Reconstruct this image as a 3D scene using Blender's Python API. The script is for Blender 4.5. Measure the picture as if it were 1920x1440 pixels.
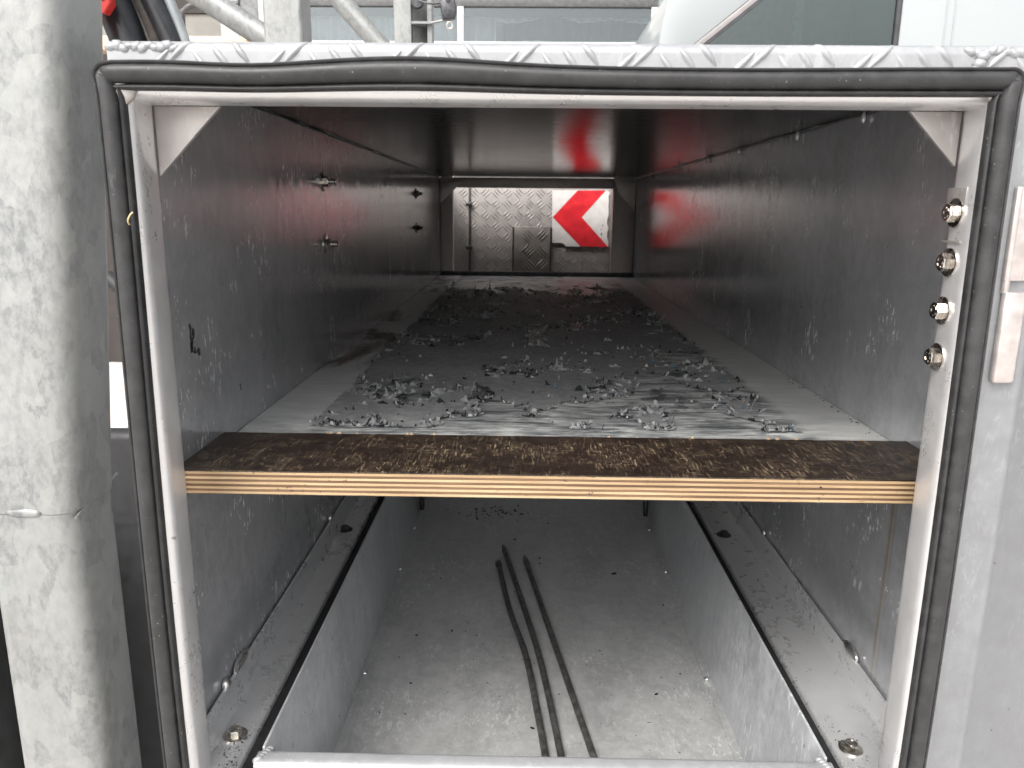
import bpy, bmesh, math, random
from mathutils import Vector, Matrix, Euler, noise
random.seed(7)
for o in list(bpy.data.objects): bpy.data.objects.remove(o)
scn = bpy.context.scene
COL = scn.collection
rad = math.radians

# ------------------------------------------------------------------ camera
# The camera stands at the origin; the ground lies 1.5 m below it, the box is in front (+Y).
P, YAW, ROLL = rad(12.8), rad(0.9), rad(0.52)
fw = Vector((-math.sin(YAW)*math.cos(P), math.cos(YAW)*math.cos(P), -math.sin(P)))
r0 = fw.cross(Vector((0, 0, 1))).normalized(); u0 = r0.cross(fw)
rt = r0*math.cos(ROLL) + u0*math.sin(ROLL); up = u0*math.cos(ROLL) - r0*math.sin(ROLL)
cam = bpy.data.cameras.new('camera'); cam.sensor_width = 36; cam.lens = 27.0
cam.clip_start = 0.02; cam.clip_end = 500
cam.dof.use_dof = True; cam.dof.focus_distance = 0.86; cam.dof.aperture_fstop = 15
cob = bpy.data.objects.new('camera', cam); COL.objects.link(cob)
cob.matrix_world = Matrix(((rt.x, up.x, -fw.x, 0), (rt.y, up.y, -fw.y, 0), (rt.z, up.z, -fw.z, 0), (0, 0, 0, 1)))
scn.camera = cob

# ------------------------------------------------------------------ sky, sun, exposure (bright overcast)
SUN_AZ, SUN_EL = rad(208), rad(50)
w = bpy.data.worlds.new('World'); scn.world = w; w.use_nodes = True
nt = w.node_tree
sky = nt.nodes.new('ShaderNodeTexSky'); sky.sky_type = 'NISHITA'; sky.sun_disc = False
sky.sun_elevation = SUN_EL; sky.sun_rotation = SUN_AZ; sky.dust_density = 6; sky.air_density = 1.2
hsv = nt.nodes.new('ShaderNodeHueSaturation'); hsv.inputs['Saturation'].default_value = 0.22   # cloud cover greys the sky
bg = nt.nodes['Background']; bg.inputs['Strength'].default_value = 0.13
nt.links.new(sky.outputs[0], hsv.inputs['Color']); nt.links.new(hsv.outputs[0], bg.inputs['Color'])
sun = bpy.data.lights.new('sun', 'SUN'); sun.energy = 0.5; sun.angle = rad(20); sun.color = (1, .965, .92)
so = bpy.data.objects.new('sun', sun); COL.objects.link(so)
sd = Vector((math.sin(SUN_AZ)*math.cos(SUN_EL), math.cos(SUN_AZ)*math.cos(SUN_EL), math.sin(SUN_EL)))
so.rotation_euler = sd.to_track_quat('Z', 'Y').to_euler(); so.location = sd*20
scn.view_settings.view_transform = 'Standard'; scn.view_settings.look = 'None'
scn.view_settings.exposure = 1.42; scn.view_settings.gamma = 1
scn.render.engine = 'CYCLES'
scn.cycles.max_bounces = 9; scn.cycles.glossy_bounces = 8; scn.cycles.diffuse_bounces = 5

# ------------------------------------------------------------------ mesh helpers
def obj(name, me, parent=None):
    o = bpy.data.objects.new(name, me); COL.objects.link(o)
    if parent is not None:
        o.parent = parent
        if parent.type == 'EMPTY': o.matrix_parent_inverse = Matrix.Translation(-parent.location)
    return o
def mesh(name, vs, fs, mat, parent=None, smooth=False, sharp=40):
    me = bpy.data.meshes.new(name); me.from_pydata([tuple(v) for v in vs], [], fs); me.update()
    bm = bmesh.new(); bm.from_mesh(me); bmesh.ops.recalc_face_normals(bm, faces=bm.faces); bm.to_mesh(me); bm.free()
    if mat: me.materials.append(mat)
    if smooth:
        me.shade_smooth()
        if sharp: me.set_sharp_from_angle(angle=rad(sharp))
    return obj(name, me, parent)
def bm_obj(name, bm, mat, parent=None, smooth=True, sharp=40):
    bmesh.ops.recalc_face_normals(bm, faces=bm.faces)
    me = bpy.data.meshes.new(name); bm.to_mesh(me); bm.free(); me.materials.append(mat)
    if smooth:
        me.shade_smooth(); me.set_sharp_from_angle(angle=rad(sharp))
    return obj(name, me, parent)
def box(name, x0, x1, y0, y1, z0, z1, mat, parent=None, bev=0.0, seg=2):
    bm = bmesh.new(); bmesh.ops.create_cube(bm, size=1)
    for v in bm.verts:
        v.co = Vector(((x0+x1)/2 + v.co.x*(x1-x0), (y0+y1)/2 + v.co.y*(y1-y0), (z0+z1)/2 + v.co.z*(z1-z0)))
    if bev: bmesh.ops.bevel(bm, geom=list(bm.edges), offset=bev, segments=seg, affect='EDGES', profile=.5)
    return bm_obj(name, bm, mat, parent, smooth=bool(bev), sharp=60)
def sweep(pts, rads, n=10, cap=True):
    vs, fs = [], []
    pts = [Vector(p) for p in pts]
    if not isinstance(rads, (list, tuple)): rads = [rads]*len(pts)
    t = (pts[1]-pts[0]).normalized(); a = t.orthogonal().normalized()
    for i, p in enumerate(pts):
        t = (pts[min(i+1, len(pts)-1)]-pts[max(i-1, 0)]).normalized()
        a = (a - t*a.dot(t)).normalized(); b = t.cross(a)
        for k in range(n):
            an = 2*math.pi*k/n; vs.append(p + (a*math.cos(an)+b*math.sin(an))*rads[i])
    for i in range(len(pts)-1):
        for k in range(n):
            k2 = (k+1) % n; fs.append((i*n+k, i*n+k2, (i+1)*n+k2, (i+1)*n+k))
    if cap: fs.append(tuple(range(n))); fs.append(tuple((len(pts)-1)*n+k for k in range(n)))
    return vs, fs
def tube(name, pts, r, mat, parent=None, n=10):
    vs, fs = sweep(pts, r, n); return mesh(name, vs, fs, mat, parent, True, 50)
def prism(name, poly, axis, a, b, mat, parent=None, bev=0, smooth=False, sharp=35):
    # extrude a 2-D polygon along an axis: 'x' -> (y,z), 'y' -> (x,z), 'z' -> (x,y)
    f = {'x': lambda p, t: (t, p[0], p[1]), 'y': lambda p, t: (p[0], t, p[1]), 'z': lambda p, t: (p[0], p[1], t)}[axis]
    n = len(poly); vs = [f(p, a) for p in poly]+[f(p, b) for p in poly]
    fs = [tuple(range(n)), tuple(range(n, 2*n))]+[(i, (i+1) % n, n+(i+1) % n, n+i) for i in range(n)]
    if not bev: return mesh(name, vs, fs, mat, parent, smooth, sharp)
    bm = bmesh.new(); bv = [bm.verts.new(v) for v in vs]
    for q in fs: bm.faces.new([bv[i] for i in q])
    bmesh.ops.recalc_face_normals(bm, faces=bm.faces)
    bmesh.ops.bevel(bm, geom=list(bm.edges), offset=bev, segments=2, affect='EDGES', profile=.5)
    return bm_obj(name, bm, mat, parent, True, 50)
def rrect(x0, x1, y0, y1, r, seg=5):
    out = []
    for cx, cy, a0 in ((x1-r, y1-r, 0), (x0+r, y1-r, 90), (x0+r, y0+r, 180), (x1-r, y0+r, 270)):
        for k in range(seg+1):
            a = rad(a0+90*k/seg); out.append((cx+r*math.cos(a), cy+r*math.sin(a)))
    return out
def thing(name, label, cat, loc, group=None):
    o = bpy.data.objects.new(name, None); COL.objects.link(o); o.location = loc; o.empty_display_size = .05
    return tag(o, label, cat, group)
def tag(o, label, cat=None, group=None, kind=None):
    if label: o['label'] = label
    if cat: o['category'] = cat
    if group: o['group'] = group
    if kind: o['kind'] = kind
    return o
def copy_part(o, parent, loc=None, rot=None):
    c = o.copy(); COL.objects.link(c); c.parent = parent
    if loc is not None: c.location = loc
    if rot is not None: c.rotation_euler = rot
    for ch in list(o.children):
        d = ch.copy(); COL.objects.link(d); d.parent = c
    return c

# ------------------------------------------------------------------ materials
class N:
    def __init__(s, name):
        s.m = bpy.data.materials.new(name); s.m.use_nodes = True; s.t = s.m.node_tree
        s.b = s.t.nodes['Principled BSDF']; s.tc = s.t.nodes.new('ShaderNodeTexCoord'); s.co = s.tc.outputs['Object']
    def n(s, ty, **kw):
        x = s.t.nodes.new(ty)
        for k, v in kw.items():
            if k in x.inputs.keys(): s.put(x.inputs[k], v)
            else: setattr(x, k, v)
        return x
    def put(s, sock, v):
        if hasattr(v, 'is_output'): s.t.links.new(v, sock)
        else:
            if isinstance(v, tuple) and len(v) == 3 and sock.type == 'RGBA': v = (*v, 1)
            sock.default_value = v
    def set(s, k, v): s.put(s.b.inputs[k], v)
    def map(s, scale, rot=(0, 0, 0), loc=(0, 0, 0), co=None):
        m = s.n('ShaderNodeMapping'); s.put(m.inputs['Vector'], co or s.co)
        m.inputs['Scale'].default_value = scale if isinstance(scale, tuple) else (scale,)*3
        m.inputs['Rotation'].default_value = rot; m.inputs['Location'].default_value = loc
        return m.outputs[0]
    def noise(s, scale=(1, 1, 1), sc=1, det=5, rough=.55, dist=0, rot=(0, 0, 0), loc=(0, 0, 0)):
        x = s.n('ShaderNodeTexNoise', Scale=sc, Detail=det, Roughness=rough, Distortion=dist)
        s.put(x.inputs['Vector'], s.map(scale, rot, loc)); return x.outputs['Fac']
    def voro(s, scale, feature='F1', co=None, rnd=1.0):
        x = s.n('ShaderNodeTexVoronoi', feature=feature, Scale=1, Randomness=rnd)
        s.put(x.inputs['Vector'], s.map(scale, co=co)); return x
    def ramp(s, f, a, b, lo=0, hi=1):
        x = s.n('ShaderNodeMapRange'); x.interpolation_type = 'SMOOTHSTEP'
        s.put(x.inputs[0], f); x.inputs[1].default_value = a; x.inputs[2].default_value = b
        x.inputs[3].default_value = lo; x.inputs[4].default_value = hi; return x.outputs[0]
    def mix(s, f, a, b):
        x = s.n('ShaderNodeMix', data_type='RGBA'); s.put(x.inputs[0], f); s.put(x.inputs[6], a); s.put(x.inputs[7], b)
        return x.outputs[2]
    def math(s, op, a, b=0):
        x = s.n('ShaderNodeMath', operation=op); s.put(x.inputs[0], a); s.put(x.inputs[1], b); return x.outputs[0]
    def bump(s, h, strength=.3, dist=.002, prev=None):
        x = s.n('ShaderNodeBump', Strength=strength, Distance=dist); s.put(x.inputs['Height'], h)
        if prev: s.put(x.inputs['Normal'], prev)
        return x.outputs[0]
def plain(name, col, rough=.5, metal=0, var=.25, sc=30, bump=0):
    n = N(name); f = n.noise(sc=sc, det=6)
    d = tuple(c*(1-var) for c in col); l = tuple(min(1, c*(1+var)) for c in col)
    n.set('Base Color', n.mix(n.ramp(f, .3, .7), d, l)); n.set('Roughness', n.ramp(f, .3, .7, max(.05, rough-.08), rough+.08)); n.set('Metallic', metal)
    if bump: n.set('Normal', n.bump(f, bump, .002))
    return n.m
def alu(name, base=(.50, .505, .51), dark=(.36, .365, .37), rough=(.28, .45), streak=None, sbump=.12, scratch=.5, vert=(1, 1, .25), metal=1.0, chalk=0.0, spots=.5, drip=False, fb=.05, tilt=None, edge=1.0):
    n = N(name)
    blot = n.noise(scale=tuple(13*v for v in vert), det=8, rough=.7)
    fine = n.noise(sc=55, det=6, rough=.7)
    bf = n.ramp(n.math('ADD', n.math('MULTIPLY', blot, .5), n.math('MULTIPLY', fine, .5)), .30, .68)
    # short scuffs in two directions, gathered in patches
    patch = n.ramp(n.noise(sc=9, det=3, loc=(3, 1, 5)), .42, .68)
    s1 = n.ramp(n.noise(scale=tuple(110*v for v in vert), det=4, rough=.65, dist=.9), .575, .64)
    s2 = n.ramp(n.noise(scale=tuple(240*v for v in vert), det=3, rough=.6, dist=.6, rot=(.5, .3, .3)), .585, .65)
    s3 = n.ramp(n.noise(scale=tuple(38*v for v in vert), det=6, rough=.75, dist=.3, loc=(7, 2, 1)), .64, .70)
    sc = n.math('MULTIPLY', n.math('MAXIMUM', n.math('MAXIMUM', s1, s2), s3), n.math('MULTIPLY', n.math('ADD', patch, .25), scratch))
    col = n.mix(bf, dark, base)
    col = n.mix(sc, col, (.78, .79, .79))
    blk = n.ramp(n.noise(sc=120, det=2, loc=(9, 9, 2)), .735, .76)
    col = n.mix(n.math('MULTIPLY', blk, spots), col, (.02, .02, .022))
    if drip:
        sp = n.n('ShaderNodeSeparateXYZ'); n.put(sp.inputs[0], n.co)
        dr = n.math('MULTIPLY', n.ramp(n.noise(scale=(1, 85, 1.3), det=3, dist=.15), .55, .63), n.math('MULTIPLY', n.ramp(sp.outputs[1], .86, .80), n.ramp(sp.outputs[2], -.24, -.28)))
        col = n.mix(n.math('MULTIPLY', dr, .75), col, (.40, .33, .20))
    n.set('Base Color', col)
    n.set('Metallic', n.math('MULTIPLY', n.math('SUBTRACT', 1.0, n.math('MAXIMUM', n.math('MULTIPLY', sc, .8), n.math('MULTIPLY', n.ramp(bf, 0, 1, .92, 1.05), chalk))), metal))
    n.set('Roughness', n.math('ADD', n.ramp(bf, 0, 1, rough[0], rough[1]), n.math('MULTIPLY', sc, .25)))
    nb = None
    if streak:
        st = n.noise(scale=streak, det=5, rough=.65)
        nb = n.bump(st, sbump, .003)
    nb = n.bump(fine, fb, .001, nb)
    if tilt:      # rolling marks across the sheet rock the normal sideways, line by line
        t = n.math('MULTIPLY', n.math('SUBTRACT', n.noise(scale=tilt[1], det=4, rough=.7), .5), tilt[2])
        cx = n.n('ShaderNodeCombineXYZ'); n.put(cx.inputs[tilt[0]], t)
        va = n.n('ShaderNodeVectorMath', operation='ADD'); n.put(va.inputs[0], nb); n.put(va.inputs[1], cx.outputs[0])
        vn = n.n('ShaderNodeVectorMath', operation='NORMALIZE'); n.put(vn.inputs[0], va.outputs[0]); nb = vn.outputs[0]
    n.set('Normal', nb); n.set('Specular Tint', (edge, edge, edge, 1))
    return n.m
def galvanised(name, tone=1.0):
    n = N(name)
    warp = n.n('ShaderNodeTexNoise', Scale=22, Detail=3); n.put(warp.inputs['Vector'], n.co)
    add = n.n('ShaderNodeMix', data_type='VECTOR'); add.inputs[0].default_value = .035
    n.put(add.inputs[4], n.co); n.put(add.inputs[5], warp.outputs['Color'])
    v = n.voro((60, 60, 30), co=add.outputs[1]); cell = n.n('ShaderNodeSeparateColor'); n.put(cell.inputs[0], v.outputs['Color'])
    cf = n.ramp(cell.outputs[0], .1, .9)
    mott = n.ramp(n.noise(scale=(1, 1, .6), sc=130, det=8, rough=.8), .38, .62)
    big = n.ramp(n.noise(scale=(1, 1, .35), sc=9, det=5, rough=.6), .32, .68)
    a = tuple(c*tone for c in (.40, .42, .43)); b = tuple(c*tone for c in (.58, .60, .595)); c2 = tuple(c*tone for c in (.63, .62, .57))
    col = n.mix(cf, a, b); col = n.mix(n.math('MULTIPLY', mott, .62), col, tuple(x*tone for x in (.80, .81, .79)))
    col = n.mix(n.math('MULTIPLY', big, .35), col, c2)
    pale = n.ramp(n.noise(scale=(1, 1, .5), sc=16, det=7, rough=.7, loc=(4, 4, 4)), .56, .72)
    col = n.mix(n.math('MULTIPLY', pale, .35), col, (.62*tone, .72*tone, .72*tone))
    rust = n.ramp(n.noise(sc=46, det=3, loc=(2, 8, 1)), .745, .775)
    col = n.mix(n.math('MULTIPLY', rust, .7), col, (.28, .13, .05))
    n.set('Base Color', col); n.set('Metallic', .45); n.set('Roughness', n.ramp(mott, 0, 1, .38, .6))
    n.set('Normal', n.bump(mott, .06, .001))
    return n.m

M_side = alu('scuffed_aluminium_side', base=(.64, .65, .67), dark=(.50, .51, .53), streak=(2, 240, 3), sbump=.07, scratch=.62, vert=(1, 1, .3), rough=(.09, .17), chalk=.4, tilt=(2, (1, 170, 1.5), .16), edge=.6)
M_sideR = alu('stained_aluminium_side', base=(.64, .65, .67), dark=(.50, .51, .53), streak=(2, 240, 3), sbump=.07, scratch=.62, vert=(1, 1, .3), rough=(.09, .17), chalk=.4, tilt=(2, (1, 170, 1.5), .16), edge=.6, drip=True)
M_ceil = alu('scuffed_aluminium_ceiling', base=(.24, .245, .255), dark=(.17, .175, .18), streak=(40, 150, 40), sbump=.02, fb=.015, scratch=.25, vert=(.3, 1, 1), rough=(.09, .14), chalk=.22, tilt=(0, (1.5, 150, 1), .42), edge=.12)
M_frame = alu('frame_aluminium', base=(.72, .715, .715), dark=(.64, .635, .635), scratch=.18, vert=(1, 1, .5), rough=(.26, .36), chalk=.42, spots=.5)
M_front = alu('front_panel_aluminium', base=(.29, .30, .31), dark=(.24, .245, .255), scratch=.1, vert=(1, 1, .35), rough=(.4, .52), chalk=.4, streak=(160, 160, 5), sbump=.05)
M_lip = alu('tread_plate_aluminium', base=(.33, .335, .345), dark=(.27, .275, .285), scratch=.1, rough=(.32, .45), chalk=.8, spots=.1)
M_weld = alu('weld_metal', base=(.85, .84, .82), dark=(.6, .59, .58), scratch=0, rough=(.2, .4), spots=.2)
M_gus = alu('gusset_aluminium', base=(.46, .43, .415), dark=(.38, .36, .345), scratch=.3, rough=(.35, .5), chalk=.4)
M_rail = alu('rail_aluminium', base=(.72, .725, .73), dark=(.66, .665, .67), streak=(220, 2, 220), sbump=.06, scratch=.06, vert=(1, .35, 1), rough=(.24, .36), chalk=.42, spots=.2)
M_drawer = alu('drawer_side_aluminium', base=(.70, .715, .735), dark=(.50, .515, .535), streak=(4, 200, 4), sbump=.1, scratch=.75, vert=(1, 1, .22), rough=(.3, .46), chalk=.42, spots=.9)
M_dfloor = alu('drawer_floor_aluminium', base=(.50, .505, .50), dark=(.34, .345, .345), scratch=.4, vert=(1, .4, 1), rough=(.36, .5), chalk=.75, spots=.8)
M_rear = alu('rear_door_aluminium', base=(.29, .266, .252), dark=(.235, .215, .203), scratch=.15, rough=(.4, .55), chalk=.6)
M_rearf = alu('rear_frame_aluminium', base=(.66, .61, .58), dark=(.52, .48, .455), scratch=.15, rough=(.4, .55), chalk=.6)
M_lid = alu('lid_aluminium', base=(.30, .275, .25), dark=(.22, .20, .185), scratch=.15, rough=(.35, .5), chalk=.45)
M_galv = galvanised('galvanised_steel', .46); M_galv2 = galvanised('galvanised_steel_pale', .43)
M_bolt = plain('stainless_bolt', (.62, .58, .53), .24, 1, .25, 160)
M_darkbolt = plain('dark_bolt', (.08, .08, .085), .4, .8, .3, 120)
M_steel = plain('dull_rod_steel', (.105, .102, .10), .5, .55, .45, 90, .25)
M_black = plain('black_painted_steel_and_gap_shade', (.012, .012, .013), .6, 0, .4, 60)
M_alum_dark = plain('dark_gap_metal', (.10, .10, .105), .5, .8, .3, 50)

def rubber():
    n = N('black_rubber'); f = n.noise(sc=60, det=6, rough=.7); dust = n.ramp(n.noise(sc=420, det=2), .72, .76)
    col = n.mix(n.ramp(f, .35, .7), (.018, .018, .0185), (.034, .034, .035)); col = n.mix(n.math('MULTIPLY', dust, .6), col, (.35, .34, .31))
    pale = n.ramp(n.noise(scale=(1, 1, .3), sc=28, det=7, rough=.75, loc=(1, 5, 2)), .66, .74)
    col = n.mix(n.math('MULTIPLY', pale, .25), col, (.2, .2, .19))
    n.set('Base Color', col); n.set('Roughness', n.ramp(f, .3, .7, .42, .58)); n.set('Normal', n.bump(f, .12, .001)); return n.m
M_rubber = rubber()

def film():
    n = N('scratched_brown_film')
    a = n.ramp(n.noise(scale=(520, 55, 520), det=5, rough=.65, dist=.5, rot=(0, 0, .75)), .55, .68)
    b = n.ramp(n.noise(scale=(430, 45, 430), det=5, rough=.65, dist=.5, rot=(0, 0, -.5)), .56, .69)
    c = n.ramp(n.noise(scale=(60, 620, 60), det=5, rough=.65, dist=.5), .57, .69)
    big = n.ramp(n.noise(sc=17, det=5, rough=.65), .40, .62)
    haze = n.ramp(n.noise(sc=60, det=7, rough=.75), .4, .72)
    s = n.math('MULTIPLY', n.math('MAXIMUM', n.math('MAXIMUM', a, b), c), n.math('ADD', n.math('MULTIPLY', big, .85), .15))
    col = n.mix(n.math('MULTIPLY', haze, n.ramp(big, 0, 1, .4, 1)), (.014, .009, .0075), (.062, .045, .032))
    col = n.mix(n.math('MULTIPLY', s, .8), col, (.28, .21, .13))
    n.set('Base Color', col); n.set('Roughness', n.ramp(s, 0, 1, .3, .65)); n.set('Normal', n.bump(s, .25, .0008)); return n.m
M_film = film()
def ply(name, a, b):
    n = N(name); f = n.noise(scale=(7, 60, 260), det=6, rough=.7); g = n.ramp(n.noise(scale=(30, 40, 40), det=5), .62, .72)
    col = n.mix(n.ramp(f, .32, .68), a, b); col = n.mix(n.math('MULTIPLY', g, .5), col, (.20, .115, .055))
    ink = n.ramp(n.noise(scale=(1, 1, 1.6), sc=120, det=5, rough=.7), .62, .67); inkp = n.ramp(n.noise(sc=16, det=2, loc=(2, 0, 4)), .46, .56)
    col = n.mix(n.math('MULTIPLY', ink, inkp), col, (.02, .02, .035))
    n.set('Base Color', col); n.set('Roughness', .62); n.set('Normal', n.bump(f, .35, .001)); return n.m
M_plyl = ply('plywood_long_grain', (.30, .20, .105), (.48, .35, .21)); M_plyd = ply('plywood_end_grain', (.085, .045, .022), (.18, .105, .055))

def shelfmat():
    n = N('chalky_shelf_aluminium')
    a = n.noise(scale=(14, 60, 14), det=8, rough=.72); b = n.noise(sc=6, det=5); c = n.noise(scale=(26, 130, 26), det=7, rough=.75, dist=.5)
    f = n.ramp(n.math('ADD', n.math('MULTIPLY', a, .5), n.math('MULTIPLY', c, .5)), .40, .60)
    f = n.math('MULTIPLY', f, n.ramp(b, .3, .6, .55, 1))
    col = n.mix(f, (.12, .135, .145), (.78, .79, .77))
    sep = n.n('ShaderNodeSeparateXYZ'); n.put(sep.inputs[0], n.co)
    edge = n.ramp(n.math('ABSOLUTE', n.math('SUBTRACT', sep.outputs[0], .042)), .272, .292)      # worn-clean strips along both sides
    col = n.mix(n.math('MULTIPLY', edge, .75), col, (.68, .685, .67))
    dirt = n.math('MULTIPLY', n.ramp(n.noise(scale=(12, 3.5, 12), det=6, rough=.65, dist=.6), .47, .64), n.math('MULTIPLY', n.ramp(sep.outputs[0], -.2, -.25), n.ramp(sep.outputs[1], 1.0, 1.25)))
    col = n.mix(n.math('MULTIPLY', dirt, .9), col, (.07, .045, .032))
    res = n.math('MULTIPLY', n.ramp(n.noise(scale=(14, 11, 14), det=6, rough=.7, loc=(3, 3, 3)), .50, .60), n.math('SUBTRACT', 1.0, edge))
    res = n.math('MULTIPLY', res, n.ramp(sep.outputs[1], .84, .93))
    col = n.mix(n.math('MULTIPLY', res, .8), col, (.045, .05, .055))
    n.set('Base Color', col); n.set('Metallic', .25); n.set('Roughness', n.ramp(f, 0, 1, .42, .72)); n.set('Normal', n.bump(c, .12, .001)); return n.m
M_shelf = shelfmat()
def coatmat():
    n = N('peeling_grey_coat'); f = n.noise(sc=70, det=7, rough=.7); b = n.ramp(n.noise(sc=9, det=4), .4, .65)
    col = n.mix(n.ramp(f, .35, .68), (.22, .225, .23), (.34, .345, .345)); col = n.mix(n.math('MULTIPLY', b, .4), col, (.40, .40, .39))
    blue = n.math('MULTIPLY', n.ramp(n.noise(scale=(60, 9, 60), det=4, dist=.8), .66, .71), .7); col = n.mix(blue, col, (.05, .10, .17))
    n.set('Base Color', col); n.set('Roughness', .7); n.set('Normal', n.bump(f, .3, .001))
    return n.m
M_coat = coatmat()
M_flake_l = plain('pale_flake', (.42, .425, .42), .65, 0, .2, 80); M_flake_d = plain('dark_flake', (.022, .024, .027), .6, 0, .4, 80); M_flake_b = plain('blue_flake', (.11, .21, .28), .6, 0, .3, 80)
M_crumb = plain('black_crumb', (.012, .012, .012), .7, 0, .3, 80)

# ------------------------------------------------------------------ setting: ground
g = N('concrete_yard'); f1 = g.noise(sc=1.5, det=8, rough=.7); f2 = g.noise(sc=60, det=6, rough=.8)
g.set('Base Color', g.mix(g.ramp(f2, .3, .7), g.mix(g.ramp(f1, .35, .65), (.47, .445, .425), (.60, .57, .545)), (.53, .505, .48))); g.set('Roughness', .85); g.set('Normal', g.bump(f2, .4, .004))
GZ = -1.5
tag(mesh('ground', [(-150, -150, GZ), (150, -150, GZ), (150, 150, GZ), (-150, 150, GZ)], [(0, 1, 2, 3)], g.m), 'pale concrete yard under and behind the vehicle', kind='structure')

# ------------------------------------------------------------------ the storage box
XL, XR, ZT, ZS, YB = -.320, .405, .116, -.245, 2.95
BOX = thing('storage_box', 'open aluminium storage locker with shelf and drawer, black rubber seal around its mouth', 'storage box', (.042, .6, -.9))
sideL = box('side_wall', XL-.004, XL, .634, YB+.17, -.88, ZT, M_side, BOX)  # both side walls are extended past the rear frame to block side light
sideR = box('side_wall', XR, XR+.004, .634, YB+.17, -.88, ZT, M_sideR, BOX)
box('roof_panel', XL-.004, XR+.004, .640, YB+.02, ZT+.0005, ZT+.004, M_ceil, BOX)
box('floor_panel', XL, XR, .634, YB+.02, -.884, -.8805, M_alum_dark, BOX)
# corner seams of roof and walls, tack welded
def tack(loc, parent, s=(.006, .012, .006), mat=M_weld, rot=(0, 0, 0)):
    bm = bmesh.new(); bmesh.ops.create_icosphere(bm, subdivisions=2, radius=1)
    for v in bm.verts:
        v.co *= 1 + .22*noise.noise(v.co*1.7+Vector(loc)*31)
        v.co = Vector((v.co.x*s[0], v.co.y*s[1], v.co.z*s[2]))
    bmesh.ops.transform(bm, matrix=Matrix.Translation(loc) @ Euler(rot).to_matrix().to_4x4(), verts=bm.verts)
    return bm_obj('weld_bead', bm, mat, parent, True, 80)
M_seam = plain('seam_line', (.20, .205, .21), .4, 1, .4, 60)
for x in (XL+.0015, XR-.0015):
    tube('seam', [(x, .64+.05*i, ZT-.0012+.0006*math.sin(i*1.7)) for i in range(47)], [.0013+.0004*math.sin(i*2.3) for i in range(47)], M_seam, BOX, 6)
for y in (.97, 1.20, 1.52, 1.78, 2.1): tack((XR-.004, y, ZT-.006), BOX, (.003, .004, .007), M_rail)

# front frame: two posts, header, sill
def post(x0, x1, name):
    return prism(name, rrect(x0, x1, .590, .632, .0115, 6), 'z', -.82, .0915, M_frame, BOX, smooth=True, sharp=50)
pL = post(-.3125, -.291, 'frame_post'); pR = post(.3336, .3525, 'frame_post')
box('header_filler', -.3120, .3520, .612, .632, .0995, .1120, M_frame, BOX)
hp = [(y, z) for y, z in rrect(.590, .632, .076, .0990, .0110, 6)]
prism('frame_header', hp, 'x', -.3130, .3530, M_frame, BOX, smooth=True, sharp=50)
prism('frame_sill', rrect(.590, .632, -.86, -.82, .011, 6), 'x', -.3125, .3525, M_frame, BOX, smooth=True, sharp=50)
for gx, sx in ((-.291, 1), (.3336, -1)):
    L = .052 if sx > 0 else .040
    poly = [(gx, .0762), (gx+sx*L, .0762), (gx, .0762-L*1.02)]
    gs = prism('corner_gusset', poly, 'y', .626, .631, M_gus, BOX, bev=.0006)
tack((-.2985, .5905, .0835), BOX, (.013, .005, .013), M_gus, (0, .6, 0)); tack((.3405, .5905, .0835), BOX, (.010, .004, .011), M_gus, (0, -.6, 0))
# right-hand front plate with a pressed vertical bead, and the strips beside it
prism('front_plate', [(.3535, .606), (.388, .606), (.3905, .6035), (.3935, .6025), (.3965, .6035), (.399, .606), (.56, .609), (.56, .614), (.3535, .614)], 'z', -.86, .0985, M_front, BOX, smooth=True, sharp=70)
# folded tread-plate lip over the mouth
ring = [(.628, .1195), (.6105, .1195)]+[(.6105-.0075*math.sin(rad(a)), .112+.0075*math.cos(rad(a))) for a in (20, 40, 60, 80, 90)]+[(.603, .0975), (.606, .0975), (.606, .111), (.611, .1165), (.628, .1165)]
lip = prism('tread_plate_lip', ring, 'x', -.3115, .56, M_lip, BOX, smooth=True, sharp=50)
box('tread_plate_top', -.324, .56, .6285, YB+.02, ZT+.0045, ZT+.0075, M_lip, BOX)
# raised tread bars running over the fold (front face -> bend -> top)
def fold(u, h):
    # u: distance from the lower edge of the lip, h: height above the sheet -> (y, z)
    L1 = .0145; R = .0075; arc = R*math.pi/2
    if u < L1: return (.603-h, .0975+u)
    if u < L1+arc:
        a = math.pi/2-(u-L1)/R; return (.6105-(R+h)*math.sin(a), .112+(R+h)*math.cos(a))
    return (.6105+(u-L1-arc), .1195+h)
def tread(x, u0, du, dx, wd=.0030, ht=.0024):
    vs, fs = [], []; n = 9
    for i in range(n):
        t = i/(n-1); wv = wd*max(.06, math.sin(math.pi*t)**.6); hh = ht*max(.02, math.sin(math.pi*t)**.7)
        for k, (o, h) in enumerate(((-1, -.0003), (-.45, hh*.85), (.45, hh*.85), (1, -.0003))):
            y, z = fold(max(.0002, u0+du*t-.25*wv*o*(1 if dx > 0 else -1)), h); vs.append((x+dx*t+wv*o, y, z))
    for i in range(n-1):
        for k in range(3): fs.append((i*4+k, i*4+k+1, i*4+k+5, i*4+k+4))
    mesh('tread_bar', vs, fs, M_lip, lip, True, 60)
x = -.285; kk = 0
while x < .40:
    if kk % 2 == 0:
        for j in range(2): tread(x+.0165*j, -.004+.008*j, .021, .021)
        x += .0405
    else:
        for j in range(3): tread(x+.0135*j+.012, -.006+.0055*j, .021, -.015)
        x += .0455
    kk += 1
for i in range(11): tack((-.3085+.0047*i, .6045, .1148+.0012*math.sin(i*2.3)), lip, (.0052, .0036, .0034+.0008*math.sin(i*1.7)), M_lip, (0, .5*math.sin(i), 0))
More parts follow.
